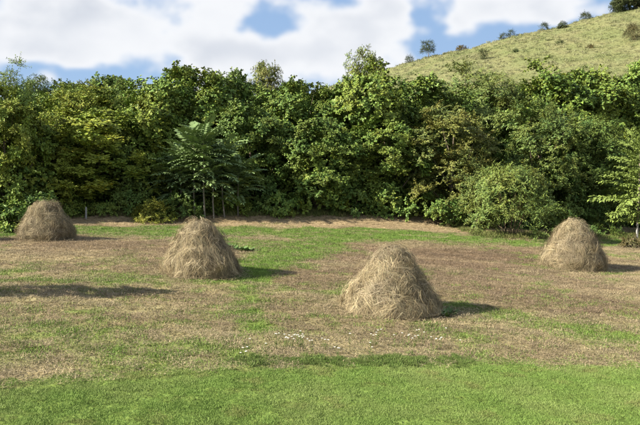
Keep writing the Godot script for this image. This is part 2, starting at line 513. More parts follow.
# ---------------------------------------------------------------- haystack
func haystack(label: String, at: Vector3, rad: float, h: float, prof: Curve, sd: int, tilt: Vector2, tone: float, dense := 1.0) -> Node3D:
	var r := RandomNumberGenerator.new()
	r.seed = sd
	var t := thing("haystack", label, "haystack", at, "haystacks on the mown field")
	var nz := FastNoiseLite.new()
	nz.seed = sd
	nz.frequency = 0.8
	var surf := func(a: float, q: float) -> Vector3:
		var rr := rad * prof.sample(q) * (1.0 + 0.17 * nz.get_noise_3d(cos(a) * 1.4, q * 2.6, sin(a) * 1.4) + 0.05 * nz.get_noise_3d(cos(a) * 5.0, q * 8.0, sin(a) * 5.0) + 0.04 * nz.get_noise_3d(cos(a) * 9.0, q * 16.0, sin(a) * 9.0))
		return Vector3(cos(a) * rr + tilt.x * q, q * h, sin(a) * rr + tilt.y * q)
	var b := Buf.new()
	var na := 48
	var nq := 26
	for j in nq + 1:
		for k in na:
			var q := float(j) / nq
			var a := TAU * k / na
			var p: Vector3 = surf.call(a, q)
			if j == 0: p.y = -0.12
			p -= Vector3(cos(a), 0.3, sin(a)) * 0.035
			b.v.append(p)
			var pa: Vector3 = surf.call(a + 0.05, q)
			var pb: Vector3 = surf.call(a, minf(q + 0.03, 1.0))
			var pc: Vector3 = surf.call(a, maxf(q - 0.03, 0.0))
			var nn := (pb - pc).cross(pa - p)
			b.n.append(nn.normalized() if nn.length() > 1e-5 else Vector3.UP)
			b.c.append(Color(0.20, 0.15, 0.085) * tone)
	for j in nq:
		for k in na:
			var p0 := j * na + k
			var p1 := j * na + (k + 1) % na
			b.i.append_array(PackedInt32Array([p0, p1, p0 + na, p1, p1 + na, p0 + na]))
	part("hay_body", b.mesh(), M.hay, t)
	var s := Buf.new()
	var lumps := FastNoiseLite.new()
	lumps.seed = sd + 9
	lumps.frequency = 2.2
	var locks := int(2050.0 * rad * h / 2.0 * dense)
	for k in locks:
		var q := 1.0 - sqrt(r.randf()) if k % 5 else r.randf_range(0.3, 0.985)
		if k % 16 == 0: q = r.randf_range(0.86, 0.985)
		q = clampf(q, 0.0, 0.985)
		var a := r.randf() * TAU
		var comb := lumps.get_noise_3d(cos(a) * rad, q * h, sin(a) * rad) * 0.9 + r.randfn() * 0.7
		var wild := r.randf() < 0.15
		if wild: comb = r.randf_range(-1.6, 1.6)
		var lift := absf(r.randfn()) * 0.085 - 0.015
		var len0 := r.randf_range(0.18, 0.52)
		var tone0 := r.randf_range(0.55, 1.3) * tone
		for j in 16:
			var a2 := a + r.randfn() * 0.045 / maxf(0.25, rad * prof.sample(q))
			var q2 := clampf(q + r.randfn() * 0.035, 0.0, 0.985)
			var p: Vector3 = surf.call(a2, q2)
			var p2: Vector3 = surf.call(a2, maxf(q2 - 0.06, 0.0))
			var down := (p2 - p) if q2 > 0.03 else Vector3(cos(a2) * 0.15, -1, sin(a2) * 0.15)
			down = down.normalized()
			var tang := Vector3(-sin(a2), 0, cos(a2))
			var nrm := tang.cross(down).normalized()
			if nrm.dot(Vector3(cos(a2), 0.4, sin(a2))) < 0.0: nrm = -nrm
			var cm := comb + r.randfn() * 0.26
			var dir := (down * cos(cm) + tang * sin(cm)).normalized()
			var l := len0 * r.randf_range(0.7, 1.15)
			if q2 > 0.8: l *= 0.6
			var e := nrm * (0.13 if r.randf() < 0.10 else 0.015) * r.randf_range(0.2, 1.6)
			var st := p + nrm * (lift + r.randf_range(-0.012, 0.012)) - dir * l * 0.5
			var bend := tang * r.randf_range(-0.07, 0.07)
			var m1 := st + dir * l * 0.5 + nrm * 0.025 + bend
			var en := st + dir * l + e + Vector3(0, -0.03, 0) + bend
			m1.y = maxf(m1.y, 0.01); en.y = maxf(en.y, 0.008); st.y = maxf(st.y, 0.01)
			var side := dir.cross((nrm + Vector3(r.randf_range(-1, 1), r.randf_range(-1, 1), r.randf_range(-1, 1)) * 0.7).normalized()).normalized()
			var g := r.randf_range(0.7, 1.25) * tone0
			var pick := r.randf()
			var old := smoothstep(-0.1, 0.45, lumps.get_noise_3d(p.x * 0.55 + 30.0, p.y * 0.55, p.z * 0.55))
			var col := Color(0.365, 0.30, 0.172).lerp(Color(0.26, 0.215, 0.14), old)
			if pick < 0.34: col = Color(0.19, 0.148, 0.088)
			elif pick > 0.86: col = Color(0.48, 0.41, 0.28)
			elif pick > 0.78: col = Color(0.27, 0.255, 0.15)
			s.ribbon(PackedVector3Array([st, m1, en]), side, dir.cross(side).normalized() * -1.0, r.randf_range(0.0028, 0.006), Color(col.r * g, col.g * g, col.b * g))
	# wisps fallen round the foot
	for k in 1500:
		var a := r.randf() * TAU
		var rr := rad * prof.sample(0.0) * (0.96 + absf(r.randfn()) * 0.2)
		var p := Vector3(cos(a) * rr, 0.0, sin(a) * rr)
		p.y = height(at.x + p.x, at.z + p.z) - at.y + r.randf_range(0.01, 0.06)
		var d := Vector3(r.randf_range(-1, 1), r.randf_range(-0.1, 0.15), r.randf_range(-1, 1)).normalized()
		var l := r.randf_range(0.12, 0.34)
		var g := r.randf_range(0.7, 1.15) * tone
		s.ribbon(PackedVector3Array([p, p + d * l * 0.5 + Vector3(0, 0.015, 0), p + d * l]), d.cross(Vector3.UP).normalized(), Vector3.UP, r.randf_range(0.006, 0.012), Color(0.37 * g, 0.30 * g, 0.18 * g))
	var w := part("hay_strands", s.mesh(), M.hay, t)
	w.set_meta("kind", "stuff")
	return t

func curve(pts: Array) -> Curve:
	var c := Curve.new()
	for p in pts: c.add_point(Vector2(p[0], p[1]))
	return c

# haystack from its outline in the photograph: left, right, top and foot rows
func stack_at(label: String, l: float, r: float, top: float, foot: float, prof: Curve, sd: int, lean: float, tone: float) -> Node3D:
	var mid := (l + r) * 0.5
	var g := on_ground(mid, foot)
	var d := -g.z
	var rad := (r - l) * 0.5 / F * d
	rad *= 1.0 + rad / d
	var c := Vector3((mid - 320.0) / F * (d + rad), 0, -(d + rad * 0.86))
	c.y = lie(c.x, c.z)
	var h := at_depth(mid, top, -c.z).y - c.y - 0.07
	return haystack(label, c, rad * 0.93, h, prof, sd, Vector2(lean * rad, 0), tone, clampf(23.0 / d, 0.6, 1.0))

# ---------------------------------------------------------------- grass
func tuft(sd: int, blades: int, spread: float, h0: float, h1: float, w: float, lean: float, dry: float) -> ArrayMesh:
	var r := RandomNumberGenerator.new()
	r.seed = sd
	var b := Buf.new()
	for k in blades:
		var p := Vector3(r.randf_range(-1, 1), 0, r.randf_range(-1, 1)) * spread
		p.y = -0.01
		var a := r.randf() * TAU
		var d := Vector3(cos(a) * lean * r.randf(), 1.0, sin(a) * lean * r.randf()).normalized()
		var side := d.cross(Vector3(sin(a * 3.0), 0.1, cos(a * 3.0))).normalized()
		var g := r.randf_range(0.7, 1.3)
		var col := Color(g, g, g)
		if r.randf() < dry: col = Color(g * 2.2, g * 1.35, g * 1.9)
		b.blade(p, d, side, r.randf_range(h0, h1), w * r.randf_range(0.7, 1.3), r.randf_range(0.0, 0.45), col, col)
	return b.mesh()

func litter(sd: int, bits: int, spread: float) -> ArrayMesh:   # cut stalks lying about and standing stubble
	var r := RandomNumberGenerator.new()
	r.seed = sd
	var b := Buf.new()
	for k in bits:
		var p := Vector3(r.randf_range(-1, 1) * spread, r.randf_range(0.002, 0.03), r.randf_range(-1, 1) * spread)
		var a := r.randf() * TAU
		var up := r.randf_range(-0.1, 0.25)
		if k % 3 == 0: up = r.randf_range(0.6, 2.5)
		var d := Vector3(cos(a), up, sin(a)).normalized()
		var side := d.cross(Vector3(r.randf_range(-0.4, 0.4), 1, r.randf_range(-0.4, 0.4))).normalized()
		var g := r.randf_range(0.55, 1.35)
		b.blade(p, d, side, r.randf_range(0.04, 0.13) if up < 0.5 else r.randf_range(0.03, 0.07), r.randf_range(0.004, 0.009), 0.1, Color(g, g, g), Color(g, g, g))
	return b.mesh()

const C_LAWN := Color(0.145, 0.205, 0.052)
const C_TURF := Color(0.125, 0.195, 0.040)
const C_DRY := Color(0.272, 0.225, 0.130)
const C_BROWN := Color(0.190, 0.140, 0.090)
const C_STRAW := Color(0.36, 0.285, 0.17)

func ground_color(x: float, z: float) -> Color:
	var q := zone(x, z)
	var c := C_DRY.lerp(C_BROWN, q.y).lerp(C_STRAW, q.z).lerp(C_TURF, q.x).lerp(C_LAWN, q.w)
	return c

func _ready() -> void:
	rng.seed = 42
	# ------------------------------------------------ camera, sky, sun, exposure
	var cam := Camera3D.new()
	cam.name = "camera"
	cam.position = Vector3(0, CAM_Y, 0)
	cam.rotation_degrees = Vector3(PITCH, 0, 0)
	cam.fov = rad_to_deg(2.0 * atan(212.5 / F))
	cam.near = 0.5
	cam.far = 6000.0
	add_child(cam)
	cam.current = true
	var env := Environment.new()
	env.background_mode = Environment.BG_SKY
	var pano := PanoramaSkyMaterial.new()
	pano.panorama = ImageTexture.create_from_image(make_sky())
	var sky := Sky.new()
	sky.sky_material = pano
	env.sky = sky
	env.background_energy_multiplier = 1.0
	env.tonemap_mode = Environment.TONE_MAPPER_LINEAR
	env.tonemap_exposure = 2.6
	env.sdfgi_enabled = true
	env.ssao_enabled = true
	env.ssil_enabled = true
	var we := WorldEnvironment.new()
	we.name = "world_environment"
	we.environment = env
	add_child(we)
	var sun := DirectionalLight3D.new()
	sun.name = "sun"
	var el := deg_to_rad(32.0)
	var az := deg_to_rad(-18.0)     # travels to the right and a little away from the camera
	var dir := Vector3(cos(el) * cos(az), -sin(el), cos(el) * sin(az))
	sun.look_at_from_position(Vector3(-40, 30, -20), Vector3(-40, 30, -20) + dir)
	sun.light_energy = 1.6
	sun.light_color = Color(1.0, 0.96, 0.89)
	sun.light_angular_distance = 0.5
	sun.shadow_enabled = true
	add_child(sun)

	# ------------------------------------------------ noise, materials
	n1.seed = 3; n1.frequency = 0.35; n1.fractal_octaves = 3
	n2.seed = 8; n2.frequency = 0.22; n2.fractal_octaves = 4
	M.leaf = std(Color.WHITE, 0.5, 0.28)
	M.leaf.backlight = Color(0.75, 0.78, 0.3)
	M.bark = std(Color.WHITE, 0.95, 0.2)
	M.hay = std(Color.WHITE, 0.75, 0.3)
	M.hay.backlight = Color(0.1, 0.09, 0.06)
	M.grass = std(Color.WHITE, 0.6, 0.3)
	M.grass.backlight = Color(0.4, 0.45, 0.15)
	M.ground = std(Color.WHITE, 1.0, 0.1)
	M.ground.albedo_texture = noise_image(512, 0.02, 0.45, 1.35, 4)
	M.ground.uv1_triplanar = true
	M.ground.uv1_world_triplanar = true
	M.ground.uv1_scale = Vector3(0.31, 0.31, 0.31)
	var nf := FastNoiseLite.new()
	nf.seed = 21
	nf.frequency = 0.06
	nf.fractal_octaves = 4
	var nim := nf.get_seamless_image(512, 512)
	nim.convert(Image.FORMAT_RGBA8)
	nim.bump_map_to_normal_map(6.0)
	nim.generate_mipmaps()
	M.ground.normal_enabled = true
	M.ground.normal_texture = ImageTexture.create_from_image(nim)
	M.ground.normal_scale = 1.0
	M.hill = M.ground.duplicate()
	M.hill.albedo_texture = noise_image(512, 0.02, 0.78, 1.2, 14)
	M.hill.uv1_scale = Vector3(0.045, 0.045, 0.045)
	M.petal = std(Color.WHITE, 0.8, 0.2)
	M.petal.backlight = Color(0.3, 0.3, 0.3)

	# ------------------------------------------------ the lawn's edge, traced on the ground
	lawn_edge.min_value = -40.0
	lawn_edge.max_value = 0.0
	for q in [[-60, 392], [0, 385], [100, 375], [200, 369], [320, 364], [460, 362], [640, 366], [760, 370]]:
		var g := on_ground(q[0], q[1])
		lawn_edge.add_point(Vector2((g.x + 14.0) / 28.0, g.z), 0, 0, Curve.TANGENT_LINEAR, Curve.TANGENT_LINEAR)
	# ------------------------------------------------ what covers the field, traced on the ground
	strip(0, [[-40, 231], [60, 231], [200, 231], [330, 233], [430, 237]], 2.3, 0.5)
	strip(0, [[430, 239], [520, 242], [600, 243], [700, 243]], 1.2, 0.4, 0.9)
	strip(0, [[345, 236], [305, 248], [262, 263], [232, 276]], 1.15, 0.35)
	strip(0, [[210, 240], [260, 246], [300, 244]], 1.6, 0.6, 0.85)
	strip(0, [[430, 303], [480, 310], [560, 325], [680, 350]], 0.55, 0.35, 0.85)
	strip(0, [[490, 326], [560, 328], [650, 342]], 0.35, 0.3, 0.7)
	strip(0, [[-20, 279], [70, 279], [150, 283]], 0.45, 0.25, 0.8)
	strip(0, [[80, 275], [165, 276]], 0.8, 0.5, 0.5)
	strip(0, [[255, 284], [335, 291]], 0.4, 0.3, 0.7)
	strip(0, [[120, 352], [200, 352], [290, 362]], 0.7, 0.5, 0.75)
	strip(0, [[500, 262], [640, 275]], 0.5, 0.4, 0.4)
	strip(1, [[330, 250], [420, 258], [530, 258]], 3.2, 1.0, 0.95)
	strip(1, [[290, 275], [420, 275], [520, 288]], 1.9, 0.7, 0.85)
	strip(1, [[455, 300], [560, 304], [680, 312]], 1.4, 0.6, 0.9)
	strip(1, [[80, 246], [170, 247]], 2.2, 0.8, 0.8)
	strip(1, [[80, 268], [160, 266]], 1.2, 0.6, 0.5)
	strip(1, [[250, 298], [350, 322], [440, 332]], 0.9, 0.5, 0.6)
	strip(1, [[150, 318], [260, 312], [330, 330]], 0.8, 0.5, 0.6)
	strip(1, [[-20, 322], [70, 318], [120, 330]], 0.5, 0.4, 0.5)
	strip(1, [[130, 295], [300, 298]], 0.5, 0.4, 0.6)
	strip(2, [[92, 219], [180, 221], [260, 222], [340, 222], [410, 225], [462, 229]], 2.0, 0.4, 1.0)

	# ------------------------------------------------ ground: one sheet to the horizon
	var gx := []
	var gz := []
	var c := -28.0
	while c < 28.01:
		gx.append(c); c += 0.2
	c = -62.0
	while c < -7.99:
		gz.append(c); c += 0.2
	for e in [32.0, 40.0, 60.0, 100.0, 200.0, 500.0, 1200.0, 3000.0]:
		gx.append(e); gx.push_front(-e)
	for e in [-4.0, 0.0, 6.0, 20.0, 60.0, 300.0, 1500.0]: gz.append(e)
	for e in [-66.0, -75.0, -100.0, -200.0, -500.0, -1200.0, -3000.0]: gz.push_front(e)
	var gb := Buf.new()
	for z in gz:
		for x in gx:
			var fine: bool = absf(x) < 28.2 and z > -62.1 and z < -7.9
			gb.v.append(Vector3(x, height(x, z) if fine else lie(x, z), z))
			var e := 0.12
			var dx: float = (height(x + e, z) - height(x - e, z)) / (2.0 * e) if fine else -0.05
			var dz: float = (height(x, z + e) - height(x, z - e)) / (2.0 * e) if fine else 0.0
			gb.n.append(Vector3(-dx, 1, -dz).normalized())
			gb.c.append(ground_color(x, z) if fine else C_DRY)
	var gw := gx.size()
	for j in gz.size() - 1:
		for k in gw - 1:
			var p0 := j * gw + k
			gb.i.append_array(PackedInt32Array([p0, p0 + 1, p0 + gw, p0 + 1, p0 + gw + 1, p0 + gw]))
	var ground := part("ground", gb.mesh(), M.ground, self)
	ground.set_meta("kind", "structure")

	# ------------------------------------------------ the grassy hill
	var hb := Buf.new()
	var hx := []
	c = -320.0
	while c < 320.1:
		hx.append(c); c += 2.5
	var hz := []
	c = -330.0
	while c < -69.0:
		hz.append(c); c += 2.5
	for z in hz:
		for x in hx:
			hb.v.append(Vector3(x, hill(x, z), z))
			var e := 1.2
			hb.n.append(Vector3(hill(x - e, z) - hill(x + e, z), 2.0 * e, hill(x, z - e) - hill(x, z + e)).normalized())
			var m := smoothstep(-0.35, 0.45, n2.get_noise_2d(x * 0.5, z * 0.5) + 0.5 * n1.get_noise_2d(x * 1.4, z * 1.4))
			hb.c.append(Color(0.190, 0.195, 0.098).lerp(Color(0.150, 0.172, 0.075), m))
	var hw := hx.size()
	for j in hz.size() - 1:
		for k in hw - 1:
			var p0 := j * hw + k
			hb.i.append_array(PackedInt32Array([p0, p0 + 1, p0 + hw, p0 + 1, p0 + hw + 1, p0 + hw]))
	part("hill", hb.mesh(), M.hill, self).set_meta("kind", "structure")
	var ht := tuft(71, 26, 0.35, 0.25, 0.6, 0.05, 0.9, 0.3)
	var xf := []
	var cols := []
	for k in 9000:
		var z := rng.randf_range(-200, -95)
		var x := rng.randf_range(-20, 95)
		var s := rng.randf_range(0.5, 1.3)
		xf.append(Transform3D(Basis(Vector3.UP, rng.randf() * TAU).scaled(Vector3(s, s * 0.8, s)), Vector3(x, hill(x, z), z)))
		var m := smoothstep(-0.3, 0.4, n2.get_noise_2d(x * 0.5, z * 0.5) + rng.randf_range(-0.4, 0.4))
		cols.append(vary(Color(0.200, 0.200, 0.105).lerp(Color(0.150, 0.172, 0.072), m), rng.randf_range(0.9, 1.25)))
	var hg := copies("hill_grass", ht, M.grass, xf, cols, self)
	hg.set_meta("kind", "stuff"); hg.set_meta("label", "rough tufts of grass growing over the hillside"); hg.set_meta("category", "grass")

	build_wood()
	build_hill_shrubs()
	build_stacks()
	build_grass()
	build_flowers()
	print("foliage triangles ", tri)

func hill(x: float, z: float) -> float:
	var ridge := 21.9 - 0.33 * (17.0 - x) if x < 17.0 else 21.9 + 0.238 * (x - 17.0)
	if x > 75.0: ridge = 35.7 + 14.0 * (1.0 - exp(-(x - 75.0) / 60.0))
	ridge = maxf(ridge, 1.5 + 2.0 * exp(x / 90.0))
	ridge += 0.5 * n2.get_noise_2d(x * 0.35, 3.0)
	var t := clampf((-z - 70.0) / 112.0, 0.0, 1.0)
	var up := t * t * (3.0 - 2.0 * t) * 0.35 + t * 0.65
	var y := -0.5 + ridge * up
	if z < -182.0: y += (-z - 182.0) * 0.02 - pow((-z - 182.0) / 60.0, 2.0)
	return y + 0.25 * n1.get_noise_2d(x * 0.35, z * 0.35) + 0.10 * n1.get_noise_2d(x * 1.4, z * 1.4)

# how far the wood's foot stands, from the row where it meets the field
func wood_foot(u: float) -> float:
	var rows := [[-200.0, 224.0], [0.0, 221.0], [60.0, 215.5], [250.0, 215.0], [390.0, 216.5], [440.0, 224.0], [500.0, 232.0], [570.0, 232.0], [650.0, 230.0], [800.0, 230.0]]
	var v := 220.0
	for k in rows.size() - 1:
		if u >= rows[k][0] and u <= rows[k + 1][0]:
			v = lerpf(rows[k][1], rows[k + 1][1], (u - rows[k][0]) / (rows[k + 1][0] - rows[k][0]))
	return -on_ground(u, v).z

func foot(u: float, dist: float) -> Vector3:
	var x := (u - 320.0) / F * dist
	return Vector3(x, lie(x, -dist), -dist)

# ---------------------------------------------------------------- the wood
func build_wood() -> void:
	clump.broad = [twig_clump(1, 13, 22, 0.135, 0.10, 0.62, 0.25, 0.62), twig_clump(2, 12, 23, 0.14, 0.10, 0.62, 0.2, 0.66), twig_clump(3, 14, 20, 0.13, 0.095, 0.6, 0.3, 0.62)]
	clump.fine = [twig_clump(4, 12, 21, 0.105, 0.062, 0.58, 0.2, 0.66), twig_clump(5, 12, 21, 0.105, 0.06, 0.60, 0.15, 0.66)]
	clump.long = [twig_clump(6, 13, 22, 0.14, 0.036, 0.64, 0.35, 0.7), twig_clump(7, 13, 22, 0.13, 0.034, 0.64, 0.4, 0.7)]
	clump.airy = [twig_clump(8, 8, 14, 0.10, 0.06, 0.75, 0.1, 0.9)]
	clump.big = [twig_clump(9, 9, 13, 0.24, 0.15, 0.6, 0.3, 0.6), twig_clump(10, 9, 12, 0.26, 0.13, 0.62, 0.3, 0.6)]
	var A := Color(0.165, 0.228, 0.044)
	var B := Color(0.220, 0.268, 0.042)
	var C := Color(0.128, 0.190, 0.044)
	var D := Color(0.172, 0.192, 0.050)
	var E := Color(0.168, 0.215, 0.060)
	# u, top row, distance, crown width in photo pixels, crown foot in metres, leaf clump, colour, density, name, label
	var list := [
		[8, 76, 50, 66, 0.9, "broad", B.lerp(A, 0.5), 1.0, "maple_tree", "mid green leafy tree behind the beehive-shaped haystack, its lower trunk showing"],
		[16, 64, 55, 34, 2.0, "airy", A, 1.2, "slender_tree", "slender tree poking a thin loose sprig above the leafy crowns beside it"],
		[72, 80, 57, 82, 1.5, "fine", B, 0.9, "field_maple_tree", "pale yellow-green tree with thin feathery top twigs against the blue gap in the cloud"],
		[97, 108, 50.5, 112, 1.3, "broad", B * 1.08, 0.85, "maple_tree", "spreading yellow-green maple with layered boughs left of the tree with fern-like leaves"],
		[45, 118, 49.5, 60, 1.2, "broad", B.lerp(A, 0.35), 0.85, "maple_tree", "low yellow-green maple directly behind the beehive-shaped haystack"],
		[128, 82, 59, 50, 1.5, "fine", A, 1.0, "field_maple_tree", "grey-green tree rising behind the spreading yellow-green maple"],
		[188, 59, 54, 92, 1.0, "broad", A, 1.0, "oak_tree", "tall broad dark-and-light green tree with a ragged rounded top, tallest above the fern-leaved tree"],
		[150, 92, 52, 66, 1.0, "broad", A.lerp(B, 0.4), 0.9, "oak_tree", "olive green tree between the yellow-green maple and the tallest rounded tree"],
		[232, 68, 56, 62, 1.0, "broad", C, 1.0, "hornbeam_tree", "dark green tree just right of the tallest rounded tree"],
		[268, 61, 61, 46, 1.5, "fine", D, 0.9, "thorn_tree", "bronze-tipped tree peeping over the dark green trees in the middle of the wood"],
		[252, 98, 51.5, 66, 0.8, "broad", C, 0.95, "hornbeam_tree", "deep green leafy tree standing to the right of the fern-leaved tree"],
		[302, 74, 54, 78, 0.8, "broad", A.lerp(C, 0.4), 1.0, "linden_tree", "green linden-like tree under the brightest white cloud"],
		[322, 118, 49.5, 64, 0.6, "broad", C.lerp(A, 0.3), 0.9, "linden_tree", "shadowy green young tree behind the gap between the two largest haystacks"],
		[365, 46, 88, 42, 1.0, "fine", D.lerp(A, 0.5), 1.0, "round_tree", "rounded olive tree standing out above the wood, left of the hill's skyline"],
		[374, 66, 53, 84, 0.8, "broad", A, 1.0, "linden_tree", "large bright green linden-like tree directly behind the largest haystack"],
		[388, 112, 48.5, 74, 0.5, "broad", A.lerp(C, 0.25), 0.9, "linden_tree", "lower green tree at the foot of the large linden-like tree"],
		[424, 72, 55, 80, 1.0, "broad", A.lerp(C, 0.25), 1.0, "beech_tree", "green tree behind the bronze-tinted tree"],
		[450, 102, 46, 84, 0.5, "fine", D, 1.05, "bronze_tree", "bronze-tinted tree turning brownish, left of the round willowy bush"],
		[478, 66, 55, 96, 1.0, "long", E, 0.9, "willow_tree", "grey-green feathery tree below the middle of the grassy hillside"],
		[545, 66, 53, 92, 1.0, "broad", A, 1.0, "beech_tree", "bright green tree above the round willowy bush"],
		[542, 96, 47, 84, 0.7, "fine", E.lerp(C, 0.5), 1.0, "thorn_tree", "dark olive tree rising directly behind the round willowy bush"],
		[596, 64, 51, 82, 1.0, "broad", A, 1.0, "beech_tree", "light green tree behind the long-branched sapling's top"],
		[592, 112, 46.5, 66, 1.1, "fine", C, 1.0, "thorn_tree", "dark tree shading the turf behind the haystack that stands nearest the sapling"],
		[645, 60, 50, 84, 1.0, "broad", A.lerp(C, 0.3), 1.0, "beech_tree", "tall green tree behind the long-branched sapling"],
		[715, 62, 47, 86, 0.8, "broad", A, 1.0, "beech_tree", "green tree at the right end of the wood, beyond the sapling"],
		[40, 74, 82, 40, 1.0, "fine", C * 0.8, 1.1, "dark_tree", "dark distant tree glimpsed under the blue gap in the cloud"],
	]
	# crowns grown once at nine metres and then fitted to each tree
	var lib := {"broad": [], "fine": [], "long": []}
	for k in 5: lib.broad.append(tree_meshes(9.0, 2.6, 2.4, 0.5, "broad", 40 + k, 1.5, 0.70, 0.42, 175000))
	for k in 3: lib.fine.append(tree_meshes(9.0, 2.6, 2.4, 0.5, "fine", 50 + k, 1.5, 0.70, 0.42, 175000))
	lib.long.append(tree_meshes(9.0, 2.6, 2.4, 0.5, "long", 60, 1.4, 0.75, 0.42, 150000))
	var sd := 100
	for a in list:
		sd += 1
		var dist: float = a[2]
		var plan := lerpf(49.0, 44.5, smoothstep(390.0, 480.0, a[0]))
		if dist < 70.0: dist = wood_foot(a[0]) + maxf(1.2, dist - plan)
		if dist < 70.0: dist += maxf(0.0, a[3] * 0.5 / F * dist * 0.7 - 1.2)
		var p := foot(a[0], dist)
		var h := at_depth(a[0], a[1], dist).y - p.y
		var rx: float = a[3] * 0.56 / F * dist
		if a[5] == "airy":
			tree(a[8], a[9], p, h, rx, rx * 0.85, a[4], a[5], a[6], sd, "trees of the wood behind the field", a[7] * 1.15, 0.7, 0.42)
			continue
		var ms: Array = lib[a[5]][sd % lib[a[5]].size()]
		plant(a[8], a[9], p, ms, a[6], Vector3(rx / 2.6, h / 9.0, rx / 2.6), rng.randf() * TAU, "trees of the wood behind the field")
	# the wood goes on behind them: darker trees mostly hidden
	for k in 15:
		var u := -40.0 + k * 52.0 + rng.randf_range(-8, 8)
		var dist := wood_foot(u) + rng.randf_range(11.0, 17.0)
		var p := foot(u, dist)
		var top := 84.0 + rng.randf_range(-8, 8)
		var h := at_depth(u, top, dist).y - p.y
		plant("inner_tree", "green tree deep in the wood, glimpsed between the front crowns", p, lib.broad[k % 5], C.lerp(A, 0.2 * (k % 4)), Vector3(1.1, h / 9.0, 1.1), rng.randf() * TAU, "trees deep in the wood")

	# undergrowth along the foot of the wood: u, top, foot row, width, clump, colour, label
	var low := [
		[6, 203, 232, 46, "big", A, "large-leaved bush left of the beehive-shaped haystack"],
		[36, 192, 222, 40, "broad", C, "dark bush behind the beehive-shaped haystack"],
		[70, 204, 219, 30, "broad", A, "small green bush just right of the beehive-shaped haystack"],
		[105, 206, 217, 52, "fine", A, "long low green hedge-like bush beside the pale post"],
		[128, 190, 216, 44, "broad", C, "dark leafy bush behind the low hedge-like bush"],
		[152, 203, 225, 40, "long", Color(0.200, 0.215, 0.035), "yellowish flowering weed bush at the left foot of the fern-leaved tree"],
		[178, 196, 223, 42, "fine", C, "dark green bush under the fern-leaved tree"],
		[228, 196, 219, 40, "broad", A, "green bush right of the fern-leaved tree's stem"],
		[284, 196, 219, 34, "big", A, "big-leaved bush sprawling onto the dry bank"],
		[322, 150, 216, 56, "big", A * 1.15, "tall bright large-leaved bush in the middle of the wood's foot"],
		[352, 188, 218, 40, "broad", C, "dark low bush right of the tall bright large-leaved bush"],
		[388, 186, 218, 52, "broad", A, "green bush under the lower linden-like tree"],
		[438, 196, 227, 66, "broad", C.lerp(A, 0.5), "leafy skirt bush under the bronze-tinted tree"],
		[514, 164, 239, 80, "long", E.lerp(A, 0.4), "round willowy grey-green bush reaching the ground"],
		[482, 172, 232, 36, "fine", E, "olive bush leaning on the left side of the round willowy bush"],
		[556, 205, 236, 36, "fine", C, "dark bush behind the round willowy bush's right side"],
		[634, 239, 248, 18, "fine", Color(0.13, 0.115, 0.05), "small brownish weed clump at the foot of the sapling"],
		[596, 226, 236, 60, "fine", C, "low dark bush in the shade behind the sapling"],
		[268, 200, 217, 30, "broad", C, "dark bush left of the big-leaved bush on the bank"],
		[205, 200, 217, 40, "broad", C * 0.9, "dark undergrowth bush behind the fern-leaved tree's stem"],
	]
	for a in low:
		sd += 1
		var p := on_ground(a[0], a[2] - (2.0 if a[0] > 60 and a[0] < 460 else 0.0))
		var dist := -p.z
		var h := at_depth(a[0], a[1], dist).y - p.y
		var rx: float = a[3] * 0.5 / F * dist
		p.z -= rx * 0.5
		p.y = lie(p.x, p.z)
		shrub("bush", a[6], p, h, rx, a[4], a[5], sd, "bushes along the foot of the wood", 1.2, 0.62 if h < 3.0 else 0.72, 22000 if h < 3.0 else 60000)
	# dark thicket closing the wood's inside
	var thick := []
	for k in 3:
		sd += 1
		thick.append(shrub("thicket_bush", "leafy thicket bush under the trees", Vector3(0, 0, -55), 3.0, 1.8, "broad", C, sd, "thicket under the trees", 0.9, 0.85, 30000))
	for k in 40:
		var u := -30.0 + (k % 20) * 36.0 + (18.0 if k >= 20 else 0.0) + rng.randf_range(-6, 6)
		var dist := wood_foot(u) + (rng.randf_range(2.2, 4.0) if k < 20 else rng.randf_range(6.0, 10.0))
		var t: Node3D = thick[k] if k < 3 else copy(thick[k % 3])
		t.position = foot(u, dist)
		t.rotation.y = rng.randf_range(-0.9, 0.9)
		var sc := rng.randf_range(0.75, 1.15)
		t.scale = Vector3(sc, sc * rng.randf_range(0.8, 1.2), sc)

	# the tree with fern-like leaves
	var fr := [frond_mesh(21, 1.25, 10, 0.36, 0.14), frond_mesh(22, 1.05, 9, 0.34, 0.13), frond_mesh(23, 1.4, 11, 0.35, 0.135)]
	frond_tree("fern_leaved_tree", "young tree with long fern-like drooping leaves on a pale thin stem", on_ground(205, 219.5), 132, 4.9, fr, Color(0.185, 0.265, 0.105), 5, [[0, 0.0, 1.0], [1, 1.0, 0.84], [-1, 1.3, 0.76], [-1, 0.6, 0.92], [1, 0.45, 0.66], [1, 1.7, 0.62], [-1, 1.9, 0.56]], "trees of the wood behind the field")
	# the sapling at the right
	var sb := [bough_mesh(31, 1.7), bough_mesh(32, 1.4), bough_mesh(33, 2.0)]
	sapling(on_ground(637, 239), sb, Color(0.190, 0.255, 0.062))
	# pale post by the hedge
	var pp := on_ground(86, 219)
	var post := thing("wooden_post", "short pale weathered post standing in front of the dark bushes", "post", pp)
	var pb := Buf.new()
	pb.tube(PackedVector3Array([Vector3(0, -0.2, 0), Vector3(0.01, 0.3, 0), Vector3(0.02, 0.62, 0.01)]), PackedFloat32Array([0.055, 0.05, 0.048]), 8, Color(0.30, 0.30, 0.28))
	part("shaft", pb.mesh(), M.bark, post)
	var cb := Buf.new()
	cb.dome(Vector3(0.02, 0.618, 0.01), 0.052, 0.02, 8, Color(0.33, 0.33, 0.31))
	part("top", cb.mesh(), M.bark, post)
	# two things beyond the left edge whose shadows fall into the picture
	var q := on_ground(70, 287)
	q.x -= 6.0
	q.z += 2.7
	q.y = lie(q.x, q.z)
